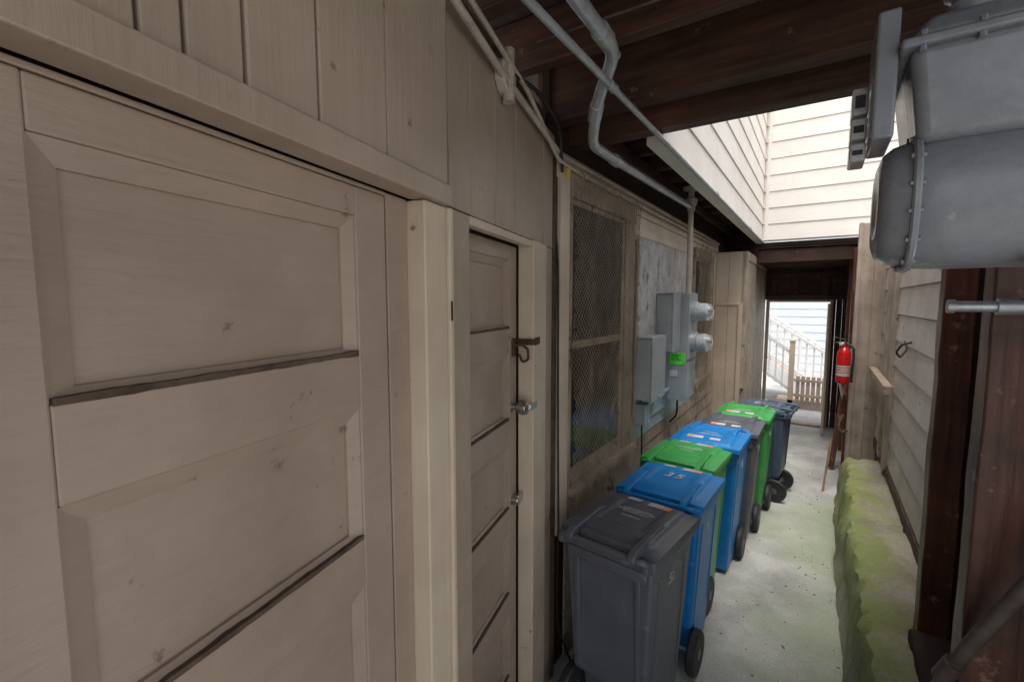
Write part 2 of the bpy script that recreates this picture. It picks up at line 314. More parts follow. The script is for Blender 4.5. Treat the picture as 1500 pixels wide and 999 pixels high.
def netting(F,t0,t1,z0,z1,d,cell,parent,bul=.03):
    bm=bmesh.new(); h=cell/2; nx=int((t1-t0)/h); nz=int((z1-z0)/h); vs={}
    def vv(i,j):
        if (i,j) not in vs:
            t=t0+i*h; z=z0+j*h; n=noise.noise_vector(Vector((t*3,z*3,d*5)))
            n2=noise.noise_vector(Vector((t*14,z*14,1)))
            e=max(0,(z-(z1-.12))/.12)
            dd=d+bul*.5*(1+n.y)+.006*n2.y+ .03*max(0,(z0+.25-z)/.25)+e*.03*(1+n2.x)
            vs[(i,j)]=bm.verts.new(F@Vector((t+n.x*.025+n2.x*.003,dd,z+n.z*.025+n2.z*(.003+.03*e))))
        return vs[(i,j)]
    for i in range(1,nx,1):
        for j in range(1,nz,1):
            if (i+j)%2==0:
                ed=min(i,nx-i,j,nz-j)
                if ed<4 and random.random()<.25: continue
                bm.faces.new((vv(i-1,j),vv(i,j-1),vv(i+1,j),vv(i,j+1)))
    b=B(); b.bm.free(); b.bm=bm
    o=b.finish('netting','net',parent)
    w=o.modifiers.new('w','WIREFRAME'); w.thickness=.0030; w.use_even_offset=False
    return o
def window(y0,y1,z0,z1,label,cn=.02,cf=.17):
    t0,t1=Y(y1),Y(y0)
    b=B(WF); b.box(t0,t0+cf,.0,.028,z0,z1); b.box(t1-cn,t1,.0,.024,z0,z1); b.box(t0-.015,t1+.01,.0,.034,z1-.002,z1+.10)
    b.box(t0-.02,t1+.01,.0,.06,z0-.045,z0-.001); b.box(t0,t1,.0,.026,z0-.13,z0-.047)
    w=b.finish('window','winframe',house,bevel=.003); w['label']=label
    b=B(WF); zm=(z0+z1)/2
    a0,a1=t0+cf+.002,t1-cn-.002; s_=.035
    b.box(a0,a0+s_,.001,.018,z0+.002,z1-.004); b.box(a1-s_*.6,a1,.001,.016,z0+.002,z1-.004); b.box(a0+s_+.001,a1-s_*.6-.001,.001,.020,zm-.02,zm+.02); b.box(a0+s_+.001,a1-s_*.6-.001,.001,.018,z1-.03,z1-.004); b.box(a0+s_+.001,a1-s_*.6-.001,.001,.018,z0+.002,z0+.09)
    b.finish('sash','winframe',w,bevel=.002)
    b=B(WF); b.box(a0+s_,a1-s_*.6,.001,.006,z0+.09,zm-.02); b.finish('glass','glass',w)
    b=B(WF); b.box(a0+s_,a1-s_*.6,.001,.010,zm+.02,z1-.03); b.finish('insect_screen','screen',w)
    netting(WF,t0-.03,t1+.03,z0-.12,z1+.13,.042,.034,w)
    return w
window(2.135,3.1,1.0,2.53,'tall sash window covered with frayed bird netting')
window(4.95,5.75,1.15,2.45,'far sash window covered with bird netting',.04,.12)
b=B(); b.boards(-1.1,-.762,6.2,6.22,0,2.6,[-.95,-.80]); b.box(-1.1,-.762,6.22,8.7,2.56,2.6); b.finish('closet_front','cream',house,bevel=.003)
b=B(frame((-.76,6.2,0),(0,-1))); b.boards(-2.5,0,-.02,0,0,2.6,[-.4,-.9,-1.4,-1.9]); b.box(-2.5,.012,-.02,.014,2.5,2.6); b.box(-.06,.012,-.02,.016,0,2.499); b.finish('closet_side','dirtycream',house,bevel=.003)
b=B(); b.box(-1.095,-.78,6.185,6.199,1.95,1.975); b.box(-.83,-.78,6.183,6.199,0.0,1.949); b.finish('closet_trim','cream',house,bevel=.003)
b=B(); b.box(-.765,-.735,6.165,6.19,.9,.93); b.finish('closet_latch','rust',house)
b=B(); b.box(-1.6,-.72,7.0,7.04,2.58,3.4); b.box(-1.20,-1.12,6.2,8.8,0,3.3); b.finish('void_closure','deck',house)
b=B(frame((-.70,2.3,0),(0,-1))); b.clap(-4.72,0,2.80,6.2,.21,.018); b.finish('light_well_siding','siding',house,bevel=.0015)
b=B(frame((-.70,2.3,0),(0,-1))); b.box(-4.72,0,-.05,-.001,2.79,6.2); b.box(-4.70,-.0,-.05,.024,2.765,2.798); b.finish('well_trim','siding',house,bevel=.003)
b=B(frame((2.0,7.0,0),(-1,0))); b.clap(0,2.68,2.80,6.2,.21,.018); b.box(-.0,2.69,-.05,-.001,2.79,6.2); b.box(2.62,2.66,.0,.03,2.80,6.2); b.finish('end_siding','siding',house,bevel=.0015)
b=B(); b.box(-1.5,-.755,2.3,7.0,3.21,3.3); b.finish('floor_plate','deck',house)
# ------------------------------------------------------------ ceiling
b=B(); 
y=-1.7  # stretch behind the camera is unseen, added to dim the near wall
for i in range(20):
    b.box(-1.6,2.2,y,y+.195,3.16+random.uniform(0,.004),3.19); y+=.2
for i in range(23):
    yy=2.32+i*.2; b.box(-1.4,-.755,yy,yy+.196,3.16,3.185)
for i in range(10):
    yy=7.06+i*.2; b.box(-1.2,2.0,yy,yy+.196,2.70,2.725)
b.box(-1.6,2.2,-1.7,2.3,3.2,3.25)
b.box(-1.2,2.0,7.05,9.05,2.73,2.78)
ceil=b.finish('ceiling','deck',label='dark timber ceiling boards above the passage',category='ceiling')
def beamthing(x0,x1,y0,y1,z0,z1,lab,grp='dark ceiling joists',mat='dark',name='ceiling_beam'):
    b=B(); n=12; vs=[]
    for i in range(n+1):
        x=x0+(x1-x0)*i/n; q=noise.noise_vector(Vector((x*1.3,y0*5,z0*3)))*.006 if (x1-x0)>1 else Vector()
        vs.append([b.v((x,y0+q.x,z0+q.y)),b.v((x,y1+q.x,z0+q.z)),b.v((x,y1+q.x,z1)),b.v((x,y0+q.x,z1))])
    for i in range(n):
        for j in range(4): b.bm.faces.new((vs[i][j],vs[i][(j+1)%4],vs[i+1][(j+1)%4],vs[i+1][j]))
    b.bm.faces.new(vs[0]); b.bm.faces.new(vs[-1][::-1])
    return b.finish(name,mat,bevel=.006,label=lab,category='beam',group=grp)
LB='dark brown rough timber joist under the ceiling'
for y in (-.9,-.45,.0,.42,.84,1.26,1.66): beamthing(-1.35,2.1,y,y+.06,2.95,3.155,LB)
beamthing(-1.2,2.1,2.0,2.09,2.86,3.155,'heavy dark brown timber header beam across the passage')
beamthing(-1.2,2.1,2.20,2.295,2.80,3.155,'heavy dark header beam at the light well edge')
for i in range(11):
    y=2.62+i*.4; beamthing(-1.1,-.765,y,y+.05,2.95,3.155,LB)
for y in (7.12,7.5,7.9,8.3): beamthing(-.75,1.0,y,y+.06,2.52,2.695,'low dark joist close to the end doorway')
b=B(); b.beam((-1.05,2.3,2.91),(-1.05,6.9,2.91),.04,.07); b.finish('ledger_board','dark',bevel=.004,label='dark timber ledger board along wall top',category='beam')
# ------------------------------------------------------------ end wall & door opening
ew=thing('end_wall',(-.2,8.7,0),'dark timber end wall with open doorway','wall')
b=B(frame((1.0,8.7,0),(-1,0))); b.boards(.87-.16,.87,-.02,0,0,2.7,[.79]); b.box(.0,.71,-.02,0,0,2.7); b.boards(.875,1.69,-.03,-.01,2.02,2.7,[1.0,1.2,1.4,1.6])
b.box(0,1.9,-.10,-.05,2.03,2.75)
b.box(.7,1.76,.0,.05,2.02,2.10); b.box(.9,.95,.001,.045,2.101,2.6); b.box(1.3,1.36,.001,.045,2.101,2.6); b.box(.72,1.76,.001,.03,2.40,2.46)
b.finish('boarding','dark',ew,bevel=.003)
b=B(); b.box(-.74,-.692,8.66,8.74,0,2.0); b.box(.132,.175,8.66,8.74,0,2.0); b.box(-.74,.175,8.655,8.745,1.985,2.02); b.finish('door_frame','cream',ew,bevel=.003)
b=B(); b.box(-.69,.13,8.6,8.8,0.004,.03); b.finish('threshold','step',ew,bevel=.004)
b=B(); b.box(.10,.128,8.0,8.64,.05,1.96); b.finish('open_door','cream',ew,bevel=.003)
# ------------------------------------------------------------ right neighbour wall
nb=thing('neighbouring_house_wall',(.6,4,0),'pinkish white horizontal siding wall above mossy kerb','wall')
RF=frame((.56,0,0),(0,1))
b=B(RF); b.clap(2.74,6.0,.60,2.85,.215,.020); b.finish('siding','sidingr',nb,bevel=.0015)
b=B(RF); b.box(2.74,6.0,-.05,-.001,.3,2.9); b.finish('backing','grime_shadow',nb)
b=B(RF); b.box(4.95,5.06,.0,.05,.55,2.8); b.box(5.35,5.45,.0,.045,.55,2.8); b.box(4.6,5.9,.051,.11,1.26,1.33); b.box(2.74,6.0,.0,.03,2.79,2.88); b.finish('battens','postpaint',nb,bevel=.004)
b=B(RF); b.box(2.74,6.0,.0,.028,.50,.585); b.finish('bottom_rail','grime_shadow',nb,bevel=.004)
b=B(); b.box(.335,.56,5.98,6.08,0,2.8); b.box(.30,.334,5.93,6.04,0,2.8); b.box(.44,.445,5.972,5.981,0,2.8); b.finish('post','postpaint',nb,bevel=.004)
b=B(frame((.345,0,0),(0,1))); b.boards(6.05,8.7,-.02,0,0,2.7,[6.3,6.6,6.9,7.2,7.5,7.8,8.1,8.4]); b.box(6.5,6.6,.0,.05,0,2.6); b.box(7.4,7.5,.0,.05,0,2.6); b.box(6.1,8.6,.051,.09,.9,.98); b.finish('dark_boarding','darkz',nb,bevel=.003)
b=B(RF); b.tube([(4.15,0,1.72),(4.15,.07,1.70),(4.15,.10,1.64),(4.2,.07,1.60),(4.25,.03,1.66),(4.45,.02,1.70)],.007,10,.02); b.finish('hook','cable',nb,smooth=True)
bm=bmesh.new(); b=B(); b.bm.free(); b.bm=bm
prof=[(.205,-.05),(.212,.06),(.218,.12),(.224,.20),(.232,.28),(.236,.34),(.245,.40),(.252,.44),(.268,.468),(.30,.478),(.33,.47),(.36,.468),(.40,.475),(.43,.48),(.47,.48),(.50,.485),(.57,.49)]
N=260; rows=[]
for i in range(N+1):
    y=.9+4.55*i/N; r=[]
    for (x,z) in prof:
        n=noise.noise_vector(Vector((x*4,y*2.2,z*4))); n2=noise.noise_vector(Vector((x*16,y*12,z*16))); n3=noise.noise_vector(Vector((x*45,y*40,z*45)))
        k=1 if z>-.01 else 0
        r.append(bm.verts.new((x+k*(n.x*.04+n2.x*.018+n3.x*.007)+.02*math.sin(y*1.3),y,z+k*(n.z*.045+n2.z*.018+n3.z*.007))))
    rows.append(r)
for i in range(N):
    for j in range(len(prof)-1): bm.faces.new((rows[i][j],rows[i][j+1],rows[i+1][j+1],rows[i+1][j]))
for r in (rows[0],rows[-1]):
    q=bm.verts.new((.57,r[0].co.y,-.05)); bm.faces.new(r+[q])
b.finish('retaining_kerb','curb',smooth=True,label='mossy rough concrete kerb beside the siding wall',category='kerb')
def post(x0,x1,y0,y1,z0,z1,lab):
    b=B(); n=24; vs=[]
    for i in range(n+1):
        z=z0+(z1-z0)*i/n; q=noise.noise_vector(Vector((x0*9,y0*7,z*3)))*.006; q2=noise.noise_vector(Vector((x1*9,y0*7,z*9)))*.004
        vs.append([b.v((x0+q.x+q2.x,y0+q.y,z)),b.v((x1+q.z,y0+q.y+q2.y,z)),b.v((x1+q.z,y1,z)),b.v((x0+q.x+q2.z,y1,z))])
    for i in range(n):
        for j in range(4): b.bm.faces.new((vs[i][j],vs[i][(j+1)%4],vs[i+1][(j+1)%4],vs[i+1][j]))
    b.bm.faces.new(vs[0]); b.bm.faces.new(vs[-1][::-1])
    return b.finish('timber_post','darkz',bevel=.006,label=lab,category='post',group='dark timber posts')
post(.43,.535,2.6,2.70,.44,2.9,'reddish brown timber post standing on the kerb')
post(.415,.56,1.88,1.99,.47,2.8,'thick dark brown timber post beside gas meter')
b=B(frame((.64,0,0),(0,1))); b.boards(1.5,2.74,-.03,0,.3,2.9,[1.7,1.9,2.1,2.3,2.5],.006); b.box(2.705,2.738,0,.15,.4,2.9); b.finish('dark_board_wall','deck',label='dark vertical board wall behind the posts',category='wall',bevel=.003)
b=B(); b.box(.40,.60,1.3,2.6,.475,.54); b.finish('sill_timber','deck',bevel=.012,label='dark rotted sill timber lying on the kerb',category='timber')
b=B(); b.tube([(.36,2.02,.56),(.40,1.88,.86),(.43,1.82,1.0),(.53,1.74,1.30),(.60,1.6,1.36)],.020,18,.07); b.cyl((.385,1.915,.79),(.403,1.87,.88),.027); b.finish('drain_pipe','dullgalv',smooth=True,label='grey old pipe rising beside the post',category='pipe')
b=B(); b.cyl((.31,1.77,1.985),(.95,1.77,1.985),.015); b.cyl((.40,1.77,1.985),(.47,1.77,1.985),.023); b.cyl((.30,1.77,1.985),(.316,1.77,1.985),.019); b.finish('gas_pipe','galv',smooth=True,label='grey steel gas pipe with coupling on post',category='pipe')
# ------------------------------------------------------------ gas meter
gm=thing('gas_meter',(.2,1.15,2.05),'grey painted gas meter hanging from pipes under beams','gas meter')
ZC=2.178; PW=2.9
def squash(b,cy,cz,sy,p=PW):
    for v in b.bm.verts:
        dy,dz=v.co.y-cy,v.co.z-cz; r=math.hypot(dy,dz)
        if r>1e-6:
            a=math.atan2(dz,dy); k=1/((abs(math.cos(a))**p+abs(math.sin(a))**p)**(1/p)); v.co.y=cy+dy*k*sy; v.co.z=cz+dz*k
b=B(); b.lathe([(.095,.0),(.112,.006),(.116,.02),(.118,.06),(.118,.16),(.116,.20),(.112,.214),(.095,.22)],(.125,1.155,ZC),'x',64); squash(b,1.155,ZC,.95)
b.finish('body','gasgrey',gm,smooth=True)
for x0,s_ in ((.128,-1),(.342,1)):
    b=B(); b.lathe([(.110,0),(.110,.012*s_),(.105,.030*s_),(.094,.043*s_),(.075,.049*s_),(.055,.048*s_),(.03,.044*s_),(.001,.044*s_)],(x0,1.155,ZC),'x',64); squash(b,1.155,ZC,.96); b.finish('diaphragm_cover','gasgrey',gm,smooth=True)
    b=B(); b.lathe([(.09,-.006),(.121,-.006),(.124,-.003),(.124,.003),(.121,.006),(.09,.006)],(x0,1.155,ZC),'x',64); squash(b,1.155,ZC,.96); b.finish('flange','gasgrey',gm,smooth=True)
    b=B()
    for k in range(16):
        a=2*math.pi*k/16+.2; kk=1/((abs(math.cos(a))**PW+abs(math.sin(a))**PW)**(1/PW))
        yy=1.155+.1165*.96*kk*math.cos(a); zz=ZC+.1165*kk*math.sin(a); b.cyl((x0-.010,yy,zz),(x0+.010,yy,zz),.0048,seg=6)
    b.finish('bolts','gasgrey',gm)
b=B()
b.hexa([(.125,1.05,2.270),(.37,1.05,2.270),(.37,1.26,2.270),(.125,1.26,2.270),(.105,1.035,2.425),(.385,1.035,2.425),(.385,1.275,2.425),(.105,1.275,2.425)]); b.finish('top_case','gasgrey',gm,bevel=.018,seg=6,smooth=True)
b=B(); b.box(.092,.396,1.024,1.286,2.418,2.434); b.finish('top_flange','gasgrey',gm,bevel=.005,seg=4,smooth=True)
b=B()
for x in (.12,.19,.26,.33): b.cyl((x,1.031,2.410),(x,1.031,2.442),.005,seg=6)
b.finish('bolts','gasgrey',gm)
b=B(); b.hexa([(.105,1.035,2.437),(.385,1.035,2.437),(.385,1.275,2.437),(.105,1.275,2.437),(.13,1.06,2.478),(.36,1.06,2.478),(.36,1.25,2.478),(.13,1.25,2.478)]); b.finish('lid','gasgrey',gm,bevel=.014,seg=5,smooth=True)
b=B(); b.box(.060,.092,1.05,1.19,2.285,2.50); b.finish('index_box','gasgrey',gm,bevel=.005,seg=3,smooth=True)
for z0,z1 in ((2.265,2.30),(2.306,2.345),(2.351,2.40)):
    b=B(); b.box(.032,.058,1.11,1.18,z0,z1); ic=b.finish('index_cover','indexcover',gm,bevel=.004,seg=3)
    b=B(); b.box(.037,.053,1.1085,1.1095,z0+.012,z1-.014); b.finish('index_dial','ink',ic)
for x,y in ((.19,1.10),(.31,1.20)):
    b=B(); b.lathe([(.034,0),(.036,.02),(.030,.026),(.028,.035),(.040,.04),(.042,.05),(.042,.07),(.040,.075),(.030,.08),(.021,.085),(.021,.45)],(x,y,2.474),'z',24)
    b.finish('pipe_union','gasgrey',gm,smooth=True)
b=B(); b.cyl((.29,1.08,2.04),(.29,1.08,2.08),.018,seg=6); b.finish('drain_plug','gasgrey',gm)
# ------------------------------------------------------------ pipes
def pipe(pts,r,mat,lab,fil=.06,coll=()):
    b=B(); b.tube(pts,r,16,fil)
    for p,q,rr in coll: b.cyl(p,q,rr,seg=16)
    return b.finish('conduit_pipe',mat,smooth=True,label=lab,category='pipe')
pipe([(-.66,.2,2.77),(-.66,6.9,2.765)],.0125,'galv','long thin galvanised conduit under the well edge',coll=[((-.66,y,2.77),(-.66,y+.05,2.77),.017) for y in (1.6,3.6,5.5)])
pipe([(-.56,.2,2.82),(-.60,1.50,2.82),(-.74,1.68,2.76),(-.86,1.90,2.68),(-.885,2.15,2.70),(-.93,4.02,2.78)],.0225,'galv','thick bent galvanised pipe dropping below the joists',.07,
  coll=[((-.596,1.36,2.82),(-.598,1.42,2.82),.029),((-.887,2.22,2.703),(-.889,2.28,2.705),.029),((-.75,1.70,2.755),(-.79,1.765,2.73),.028)])
pipe([(-.60,.2,2.865),(-.645,1.62,2.87)],.018,'galv','second galvanised conduit beside the thick pipe',coll=[((-.642,1.5,2.87),(-.644,1.56,2.87),.024)])
b=B(); b.tube([(-.93,4.05,2.06),(-.93,4.05,2.93)],.022,18); b.lathe([(.022,0),(.03,.01),(.03,.04),(.045,.06),(.05,.10),(.026,.12),(.026,.17),(.065,.18),(.07,.2)],(-.93,4.05,2.74),'z',20); b.finish('service_riser','paintpipe',smooth=True,label='vertical painted conduit riser with round fitting',category='pipe')
def L2(t,d,z): return tuple(NF@Vector((t,d,z)))
pipe([L2(1.6,.07,2.76),L2(.78,.03,2.74),L2(.0,.03,2.70),(-1.06,6.1,2.69)],.012,'paintpipe','painted conduit running along the wall top',.05)
pipe([L2(1.5,.07,2.80),L2(.5,.03,2.79),L2(.06,.035,2.66),(-1.055,2.3,2.65),(-1.055,6.0,2.655)],.009,'paintpipe','thin painted conduit under the joists',.06)
pipe([L2(.70,.03,2.77),L2(.40,.04,2.83),L2(.1,.05,2.80),L2(0,.04,2.62)],.008,'cable','drooping black cable at wall corner',.1)
b=B(NF); b.lathe([(.06,0),(.06,.028),(.055,.034),(.02,.036)],(.70,.002,2.755),'y',24); b.cyl((.70,.03,2.84),(.70,.03,2.67),.02); b.finish('junction_box','paintpipe',smooth=True,label='round painted electrical junction box on wall top',category='electrical box')
pipe([(-1.13,2.02,2.6),(-1.075,2.0,2.2),(-1.07,2.0,1.5),(-1.06,2.0,.8),(-1.08,2.02,.3),(-1.02,2.1,.02)],.005,'cable','black cable hanging down the wall corner',.1)
b=B(); b.tube([(-1.0,1.0,2.94),(-.4,1.1,2.90),(.2,1.02,2.94),(.9,1.1,2.93)],.006,8,.2); b.finish('ceiling_cable','cable',smooth=True,label='black cable strung under ceiling joists',category='cable')
b=B(); b.tube([(-.9,1.5,2.94),(-.3,1.45,2.90),(.3,1.58,2.94)],.004,8,.2); b.finish('ceiling_cable','dullgalv',smooth=True,label='grey cable strung under ceiling joists',category='cable')
b=B(); b.box(-1.065,-1.045,2.06,2.064,2.60,2.66); b.finish('hanging_tag','yellow',label='small yellow tag hanging from conduit',category='tag')
# ------------------------------------------------------------ electrical
b=B(WF); ybox(b,3.17,4.72,.019,.034,1.18,2.45); b.finish('plywood_board','plywood',label='weathered grey plywood backing board on wall',category='board',bevel=.002)
b=B(WF); ybox(b,3.13,4.78,.002,.016,.98,1.17); ybox(b,3.13,4.1,.0345,.040,1.10,1.34); b.finish('pale_board','pale',label='pale blue painted board strip on wall',category='board',bevel=.002)
def ebox(y0,y1,z0,z1,x1,lab,x0=-1.064):
    e=thing('electrical_box',(x0,(y0+y1)/2,z0),lab,'electrical box')
    b=B(); b.box(x0,x1-.012,y0+.006,y1-.006,z0+.006,z1-.006); b.finish('case','elecgrey',e,bevel=.004)
    b=B(); b.box(x1-.011,x1,y0,y1,z0,z1); b.box(x0,x1-.011,y0-.004,y1+.004,z1-.0055,z1+.002); b.finish('cover','elecgrey',e,bevel=.003)
    b=B(); b.box(x1+.0005,x1+.008,(y0+y1)/2-.015,(y0+y1)/2+.015,z0+.02,z0+.035); b.finish('latch','galv',e)
    return e
ebox(3.10,3.42,1.30,1.75,-.93,'square grey electrical cabinet on plywood board')
ebox(3.60,3.82,1.60,2.06,-.93,'tall grey electrical cabinet beside the meters')
sb=ebox(3.12,3.24,1.12,1.27,-.98,'small grey electrical box with dark outlet')
mp=thing('meter_panel',(-1.0,4.0,1.16),'grey electric meter panel with two glass meters','meter panel')
b=B(); b.box(-1.064,-.885,3.85,4.16,1.18,2.07); b.finish('case','elecgrey',mp,bevel=.005)
b=B(); b.box(-.8845,-.876,3.855,4.155,1.19,1.50); b.box(-.8845,-.874,3.855,4.155,1.52,2.06); b.finish('cover','elecgrey',mp,bevel=.003)
b=B(); b.box(-1.015,-.895,3.846,3.8495,1.48,1.575); b.finish('green_label','limegreen',mp)
b=B()
for i in range(3): b.box(-1.0,-.92+(-.02 if i==1 else 0),3.8445,3.8455,1.554-i*.018,1.559-i*.018)
b.finish('label_print','ink',mp)
b=B(); b.box(-1.01,-.95,3.846,3.8495,1.38,1.43); b.finish('paper_label','paper',mp)
for i,z in enumerate((1.91,1.66)):
    b=B(); b.lathe([(.085,0),(.085,.035),(.080,.04)],(-.874,4.0,z),'x',28); mt=b.finish('meter','galv',mp,smooth=True)
    b=B(); b.lathe([(.076,0),(.074,.06),(.06,.105),(.03,.115)],(-.833,4.0,z),'x',28); b.finish('glass_dome','clear',mt,smooth=True)
    b=B(); b.lathe([(.062,0),(.062,.07)],(-.832,4.0,z),'x',24); b.box(-.761,-.755,3.97,4.03,z-.01,z+.02); b.finish('meter_face','paper',mt,smooth=True)
    b=B(); b.box(-.7545,-.7535,3.972,4.028,z-.004,z+.014); b.finish('meter_display','ink',mt)
pipe([(-1.02,3.5,1.27),(-1.02,3.84,1.27)],.016,'elecgrey','short grey conduit between electrical boxes')
pipe([(-1.03,3.22,1.30),(-1.03,3.22,1.18),(-1.02,3.36,1.13),(-1.02,3.52,1.28)],.014,'elecgrey','curved grey conduit under electrical cabinet')
pipe([(-.98,4.0,1.18),(-.98,4.0,1.02),(-1.04,4.0,.95)],.008,'cable','black cable below meter panel')
pipe([(-1.02,3.18,1.12),(-1.02,3.2,.8),(-1.05,3.24,.35),(-1.06,3.3,.05)],.006,'cable','black cable running down the wall')
# ------------------------------------------------------------ fire extinguisher
fe=thing('fire_extinguisher',(.255,5.9,1.12),'red fire extinguisher hung on cream post','fire extinguisher')
b=B(); b.lathe([(.050,0),(.060,.012),(.061,.03),(.061,.31),(.055,.34),(.035,.37),(.022,.38),(.022,.42)],(.235,5.88,1.14),'z',28); b.finish('cylinder','red',fe,smooth=True)
b=B(); b.lathe([(.0618,0),(.0618,.13)],(.235,5.88,1.22),'z',28); b.finish('label','paper',fe,smooth=True)
b=B()
for i in range(4): b.lathe([(.0624,0),(.0624,.008 if i else .02)],(.235,5.88,1.33-i*.026),'z',28)
b.finish('label_print','red',fe,smooth=True)
b=B(); b.cyl((.235,5.88,1.54),(.235,5.88,1.575),.02); b.beam((.24,5.90,1.60),(.15,5.83,1.625),.022,.008); b.beam((.24,5.90,1.575),(.155,5.835,1.57),.02,.008); b.finish('valve_handle','chrome',fe,bevel=.002)
b=B(); b.tube([(.25,5.87,1.56),(.31,5.83,1.53),(.315,5.82,1.40),(.305,5.82,1.22)],.011,12,.05); b.cyl((.305,5.82,1.25),(.305,5.82,1.16),.016,.012,12); b.finish('hose','black',fe,smooth=True)
b=B(); b.cyl((.215,5.852,1.558),(.20,5.83,1.558),.016); b.finish('gauge','white',fe)
b=B(); b.box(.285,.299,5.94,5.96,1.15,1.5); b.box(.22,.285,5.945,5.955,1.4,1.43); b.finish('bracket','galv',fe)
b=B(); b.beam((.12,5.70,.0),(.17,5.83,.55),.022,.015); b.finish('leaning_board','raw',bevel=.003,label='narrow unpainted board leaning by the post',category='board')
b=B(); b.beam((.20,6.5,.02),(.31,6.75,1.1),.06,.03); b.finish('leaning_board','darkz',bevel=.003,label='dark short board leaning on dark boarding',category='board')
b=B(); b.tube([(.26,5.86,.80),(.23,5.80,.75),(.22,5.78,.68),(.25,5.76,.63),(.29,5.80,.66)],.016,12,.05); b.finish('rolled_hose','rust',smooth=True,label='brown coiled hose hanging on the post',category='hose')
# ------------------------------------------------------------ bins
def text_mesh(txt,size,name,mat,parent,loc,rot):
    cu=bpy.data.curves.new('t','FONT'); cu.body=txt; cu.size=size; cu.extrude=.0006; cu.align_x='CENTER'; cu.align_y='CENTER'; cu.shear=.2; cu.space_character=1.25
    o=bpy.data.objects.new('t',cu); COL.objects.link(o); bpy.context.view_layer.update()
    me=bpy.data.meshes.new_from_object(o.evaluated_get(bpy.context.evaluated_depsgraph_get())); bpy.data.objects.remove(o)
    ob=bpy.data.objects.new(name,me); COL.objects.link(ob); me.materials.clear(); me.materials.append(M[mat]); ob.parent=parent
    ob.location=Vector(loc)-W[parent.name]; ob.rotation_euler=rot; W[ob.name]=Vector(loc); return ob
def sm(e0,e1,x):
    t=max(0,min(1,(x-e0)/(e1-e0))); return t*t*(3-2*t)
def lidz(x,y):
    X=min(1,abs(x)/.236); yy=abs((y-.03)/.25)
    z=.955+.022*(1-X**4)*(1-min(1,yy)**4)
    z+=.014*sm(.185,.165,abs(x))*sm(.215,.195,abs(y-.05))
    z-=.008*sm(.12,.10,abs(x))*sm(.14,.12,abs(y-.04))
    return z
def patch(x0,x1,y0,y1,name,mat,parent,off=.0016):
    b=B(); n=8; G=[[b.v((x0+(x1-x0)*i/n,y0+(y1-y0)*j/n,lidz(x0+(x1-x0)*i/n,y0+(y1-y0)*j/n)+off)) for i in range(n+1)] for j in range(n+1)]
    for j in range(n):
        for i in range(n): b.bm.faces.new((G[j][i],G[j][i+1],G[j+1][i+1],G[j+1][i]))
    o=b.finish(name,mat,parent); return o
